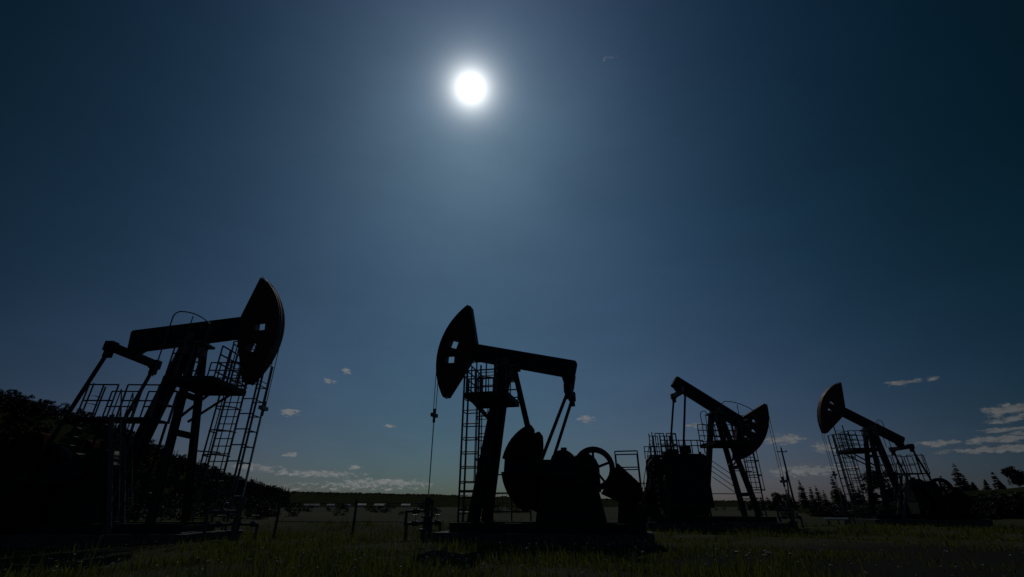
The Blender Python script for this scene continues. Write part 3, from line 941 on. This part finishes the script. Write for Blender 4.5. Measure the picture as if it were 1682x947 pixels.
PJ = {
 'A': dict(x=-13.458, y=18.529, yaw=.024, phi=.151, s=1.403, H=7.914, R=3.384, Lr=2.538, near=-1, al=.722, be=.842, jt=.524, beam_h=.88, leg_w=(.22, .40),
           front_x=1.0, rear_x=-1.42, holes=[(.77, -.03, .22, .24), (.75, -.40, .19, .22)], carrier_z=4.8, eqd=.67, eqw=1.4, crank_c=(-2.2, 2.35), crank_a=R_(196),
           plat_z=5.7, plat_x=(.0, 1.9), ladder=(1.38, 1.4, 7.95), lw=.37, top_rail=[(-.5, 1.1, 8.45, -1.15)], rear=(-3.3, -.5, 4.25, .62), rear_h=1.25, guard=(-5.0, -.6, 1.9, 2.0),
           label='large pumpjack at the left, its dark red horse head facing right'),
 'B': dict(x=-.187, y=19.159, yaw=2.909, phi=.241, s=1.264, H=6.997, R=3.166, Lr=2.797, near=1, al=.713, be=.755, jt=.485, beam_h=.70, leg_w=(.37, .2),
           front_x=1.05, rear_x=-1.62, holes=[(.82, .07, .22, .20), (.82, -.20, .21, .20)], carrier_z=4.75, eqd=1.0, eqw=.85, crank_c=(-2.42, 2.4), crank_a=R_(4), cw_r=2.36, gear_l=1.12, cw_in=1.22, crank_r=.95,
           frame_x=(1.75, 2.33), plat_z=5.3, plat_x=(-.25, 1.5), ladder=(1.22, -1.12, 7.1), lw=.33, top_rail=[], guard=(-.6, 1.0, 2.1, -1.6), motor_rail=(-5.0, -4.2, 2.45, 3.0),
           label='middle pumpjack, dark red horse head raised at its left end, beam sloping down right'),
 'C': dict(x=13.078, y=29.804, yaw=.033, phi=-.599, s=1.259, H=6.995, R=3.307, Lr=2.729, near=-1, al=.638, be=.762, jt=.529, beam_h=.74, leg_w=(.25, .28),
           front_x=1.02, rear_x=-1.75, holes=[(.76, -.25, .15, .15), (.80, .0, .15, .15), (.76, .24, .15, .15), (.60, .04, .13, .13)], carrier_z=2.6, eqd=.62, eqw=1.15, crank_c=(-2.85, 2.4), crank_a=R_(100),
           plat_z=4.75, plat_x=(-.9, 1.5), ladder=(2.3, 1.4, 6.0), lw=.34, frame=False, leg_stair=True, top_rail=[(-.05, 1.85, 7.1, -1.15), (-1.5, -.9, 6.5, -1.1)], rear=(-4.35, -3.0, 3.95, .62), rear_h=1.25, guard=(-6.2, -.9, 2.2, 1.9),
           crank_guard=(-4.4, -1.85, 1.1, 3.95), end_stair=True, pulley=(-4.6, 3.3, .45), cw_r=1.6,
           label='pumpjack right of centre with horse head lowered right, tail raised left'),
 'D': dict(x=28.193, y=37.25, yaw=3.062, phi=.567, s=1.282, H=7.097, R=3.486, Lr=2.408, near=1, al=.667, be=.754, jt=.526, beam_h=.68, leg_w=(.24, .34),
           front_x=1.12, rear_x=-.8, holes=[(.80, .09, .17, .16), (.80, -.14, .15, .16)], carrier_z=3.4, eqd=.6, eqw=1.16, crank_c=(-2.2, 2.3), crank_a=R_(-120),
           plat_z=5.15, plat_x=(.3, 2.3), ladder=(1.5, -1.25, 7.2), lw=.34, top_rail=[(-.45, .2, 7.2, 1.15)], rear=(-2.95, .0, 3.4, .62), rear_h=1.25, guard=(-5.0, -.6, 1.9, -2.0),
           label='far right pumpjack, dark red horse head raised at the left, tail low'),
}
for key, P in PJ.items(): pumpjack(P)

# ------------------------------------------------------------------ wellheads under the horse heads
def wellhead(loc, rz, label):
    root = empty('wellhead', loc, rz)
    m_ = MB(); m_.tube((0, 0, -.1), (0, 0, .32), .2, 14); m_.tube((0, 0, .32), (0, 0, .40), .28, 16); m_.tube((0, 0, .40), (0, 0, .78), .13, 12)
    m_.tube((0, 0, .78), (0, 0, .85), .22, 14); m_.build('casing_head', M['steel'], root)
    m_ = MB(); m_.tube((0, 0, .85), (0, 0, 1.25), .1, 12); m_.tube((0, 0, 1.25), (0, 0, 1.45), .14, 10); m_.tube((0, 0, 1.45), (0, 0, 1.52), .09, 10)
    m_.build('stuffing_box', M['steel'], root)
    for sx, z, l_ in ((-1, .6, .95), (1, .6, .7), (-1, 1.02, 1.0)):
        m_ = MB(); m_.tube((sx * .1, 0, z), (sx * l_, 0, z), .055, 10); m_.tube((sx * .45, 0, z), (sx * .65, 0, z), .1, 10)
        m_.tube((sx * l_, 0, z), (sx * l_, 0, z - .5 if z > .8 else -.2), .055, 10); v = m_.build('flow_valve', M['steel'], root)
        w_ = MB(); n = 12
        pts = [(sx * .55 + .13 * math.cos(6.2832 * i / n), .13 * math.sin(6.2832 * i / n), z + .28) for i in range(n + 1)]
        w_.path(pts, .016, 5); w_.tube((sx * .55, 0, z + .08), (sx * .55, 0, z + .3), .018, 6); w_.bar((sx * .55 - .12, 0, z + .28), (sx * .55 + .12, 0, z + .28), .02, .02)
        w_.build('handwheel', M['bright'], v)
    return tag(root, label, 'wellhead', 'wellheads under the horse heads')


WL = {'A': 'wellhead with valves and handwheels below the left pumpjack',
      'B': 'wellhead below the middle pumpjack, in front of its ladder',
      'C': 'wellhead below the lowered horse head right of centre',
      'D': 'wellhead below the far right pumpjack beside its pale pipe'}
for key, P in PJ.items():
    xw = P['R'] + .06
    wellhead((P['x'] + xw * math.cos(P['yaw']), P['y'] + xw * math.sin(P['yaw']), 0), .35 + (0 if key != 'B' else .5), WL[key])
# pale pipe laid on low trestles near the far right well
root = empty('pipe_rack', (21.6, 33.9, 0), .03)
MB().tube((-.85, 0, .42), (.75, 0, .42), .075, 10).build('pipe', M['white'], root)
for x in (-.6, .55):
    MB().bar((x, -.16, -.05), (x, 0, .35), .06, .06).bar((x, .16, -.05), (x, .003, .345), .06, .06).build('leg', M['steel'], root)
tag(root, 'short pale pipe on two trestle legs beside the far right well', 'pipe rack')

# ------------------------------------------------------------------ fence along the pad
def fence(posts, label):
    root = empty('post_fence', (posts[0][0], posts[0][1], 0))
    ox, oy = posts[0]
    for (x, y) in posts:
        MB().tube((x - ox, y - oy, -.3), (x - ox, y - oy, 1.42), .06, 7, .05).build('post', M['wood'], root)
    m_ = MB()
    for (a, b) in zip(posts[:-1], posts[1:]):
        for z in (.65, 1.3): m_.tube((a[0] - ox, a[1] - oy - .06, z), (b[0] - ox, b[1] - oy - .06, z - .02), .012, 5)
    m_.build('wire', M['steel'], root)
    return tag(root, label, 'fence')


fence([(-9.3, 20.2), (-6.15, 19.9), (-3.1, 19.6)], 'wire fence on round wooden posts between the left and middle pumpjacks')

# ------------------------------------------------------------------ utility pole
root = empty('utility_pole', (39.3, 70, 0))
m_ = MB(); m_.tube((0, 0, -.5), (.0, 0, 8.9), .15, 10, .1); m_.build('pole', M['wood'], root)
m_ = MB(); m_.tube((-.9, .0, -.3), (-.1, 0, 5.6), .11, 8, .09); m_.build('strut', M['wood'], root)
m_ = MB(); m_.bar((-.75, 0, 8.35), (.75, 0, 8.35), .1, .12); ar = m_.build('crossarm', M['wood'], root)
for x in (-.65, .65): MB().tube((x, 0, 8.41), (x, 0, 8.62), .05, 8, .03).build('insulator', M['glass'], ar)
MB().tube((0, 0, 8.9), (0, 0, 9.12), .05, 8, .03).build('insulator', M['glass'], root)
tag(root, 'wooden utility pole with a side strut between the two right pumpjacks', 'utility pole')

# ------------------------------------------------------------------ pale stones beside the right of centre pumpjack
def stone(loc, s, seed, label):
    import bmesh
    bm = bmesh.new(); bmesh.ops.create_icosphere(bm, subdivisions=2, radius=s)
    r_ = random.Random(seed)
    for v in bm.verts:
        q = 1 + r_.uniform(-.22, .2); v.co = Vector((v.co.x * q * 1.25, v.co.y * q, v.co.z * q * .7))
    me = bpy.data.meshes.new('stone'); bm.to_mesh(me); bm.free(); me.materials.append(M['rock'])
    o_ = bpy.data.objects.new('stone', me); col.objects.link(o_); o_.location = loc; o_.rotation_euler = (0, 0, r_.uniform(0, 6))
    return tag(o_, label, 'stone', 'pale stones in the grass')


for i, (x, y, s) in enumerate([(6.1, 14.2, .07), (6.35, 14.0, .05), (6.7, 13.7, .075), (6.9, 14.3, .06), (6.45, 13.4, .065), (7.2, 13.6, .05), (6.05, 13.5, .05)]):
    stone((x, y, gz(x, y) + s * .3), s, i, 'small pale stone in the scatter on the grass before the right pumpjacks')

# ------------------------------------------------------------------ grass and flowers
n = 150000
u = rng.uniform(0, 1, n)
y = 7.2 + 26 * u ** 1.5
x = rng.uniform(-1, 1, n) * (y * 1.28 + 1.5)
pn = np.sin(x * .9 + 1.3 * np.sin(y * .7)) * np.sin(y * 1.1 + .8 * np.sin(x * .5)) + .5 * np.sin(x * 2.3) * np.sin(y * 2.9)
keep = rng.uniform(0, 1, n) < np.clip(.52 + .75 * pn, .03, 1) * np.where(y < 19, 1 - .8 * np.clip(np.maximum((x + 2 * np.sin(y * .8) - 5) / 3, (-x + 1.5 * np.sin(y * 1.1) - 7.5) / 2.5), 0, 1), 1)
x, y, pn = x[keep], y[keep], pn[keep]; n = len(x)
gzv = np.array([gz(a, b) for a, b in zip(x, y)])
hgt = rng.gamma(3, .032, n) * (1 + .5 * pn) + .025
hgt *= np.where(y < 20, 1 - .45 * np.clip((x - 5) / 3, 0, 1), 1)
tall = rng.uniform(0, 1, n) < .03; hgt[tall] *= 2.0
az_ = rng.uniform(0, 6.283, n); wd_ = rng.uniform(.006, .013, n) * (1 + y / 22)
lean = rng.uniform(.05, .5, n) * hgt
cx_, sx_ = np.cos(az_), np.sin(az_)
la = az_ + rng.normal(0, .6, n) + 1.57
P0 = np.stack([x - cx_ * wd_, y - sx_ * wd_, gzv - .02], 1); P1 = np.stack([x + cx_ * wd_, y + sx_ * wd_, gzv - .02], 1)
mx1, my1 = x + np.cos(la) * lean * .35, y + np.sin(la) * lean * .35
P2 = np.stack([mx1 + cx_ * wd_ * .7, my1 + sx_ * wd_ * .7, gzv + hgt * .6], 1); P3 = np.stack([mx1 - cx_ * wd_ * .7, my1 - sx_ * wd_ * .7, gzv + hgt * .6], 1)
P4 = np.stack([x + np.cos(la) * lean, y + np.sin(la) * lean, gzv + hgt], 1)
V = np.stack([P0, P1, P2, P3, P4], 1).reshape(-1, 3)
b0 = np.arange(n)[:, None] * 5
F = np.concatenate([b0 + [0, 1, 2], b0 + [0, 2, 3], b0 + [3, 2, 4]], 0)
tag(np_mesh('grass', V, F, M['grass']), 'rough meadow grass over the foreground', 'grass', kind='stuff')

n = 2200
y = 7.6 + 15 * rng.uniform(0, 1, n) ** 1.3
x = rng.uniform(-1, 1, n) * (y * 1.25)
kp = rng.uniform(0, 1, n) < np.clip(.25 + .6 * np.exp(-((x + 1.5) / 5) ** 2), 0, 1)
x, y = x[kp], y[kp]
VV, FF = [], []; no = 0
VH, FH = [], []; nh = 0
for a, b in zip(x, y):
    h_ = random.uniform(.16, .5); z = gz(a, b); dx_, dy_ = random.uniform(-.06, .06), random.uniform(-.06, .06)
    m_ = MB(); m_.tube((a, b, z), (a + dx_, b + dy_, z + h_), .004, 4, .003)
    for f_ in m_.f[:4]: FF.append([i + no for i in f_])
    VV += m_.v; no += len(m_.v)
    rh = random.uniform(.5, 1.0); C = np.array([(a + dx_ + random.gauss(0, .014), b + dy_ + random.gauss(0, .014), z + h_ + random.gauss(0, .006)) for _ in range(random.randint(3, 7))])
    v_, f_ = leaf_cards(C, .011, rng); VH.append(v_); FH.append(f_ + nh); nh += len(v_)
tag(np_mesh('flower_stalks', VV, FF, M['weed']), 'dry stalks rising from the foreground grass', 'stalks', kind='stuff')
tag(np_mesh('wild_flowers', np.concatenate(VH), np.concatenate(FH), M['petal']), 'small whitish flower heads scattered over the foreground grass', 'flowers', kind='stuff')
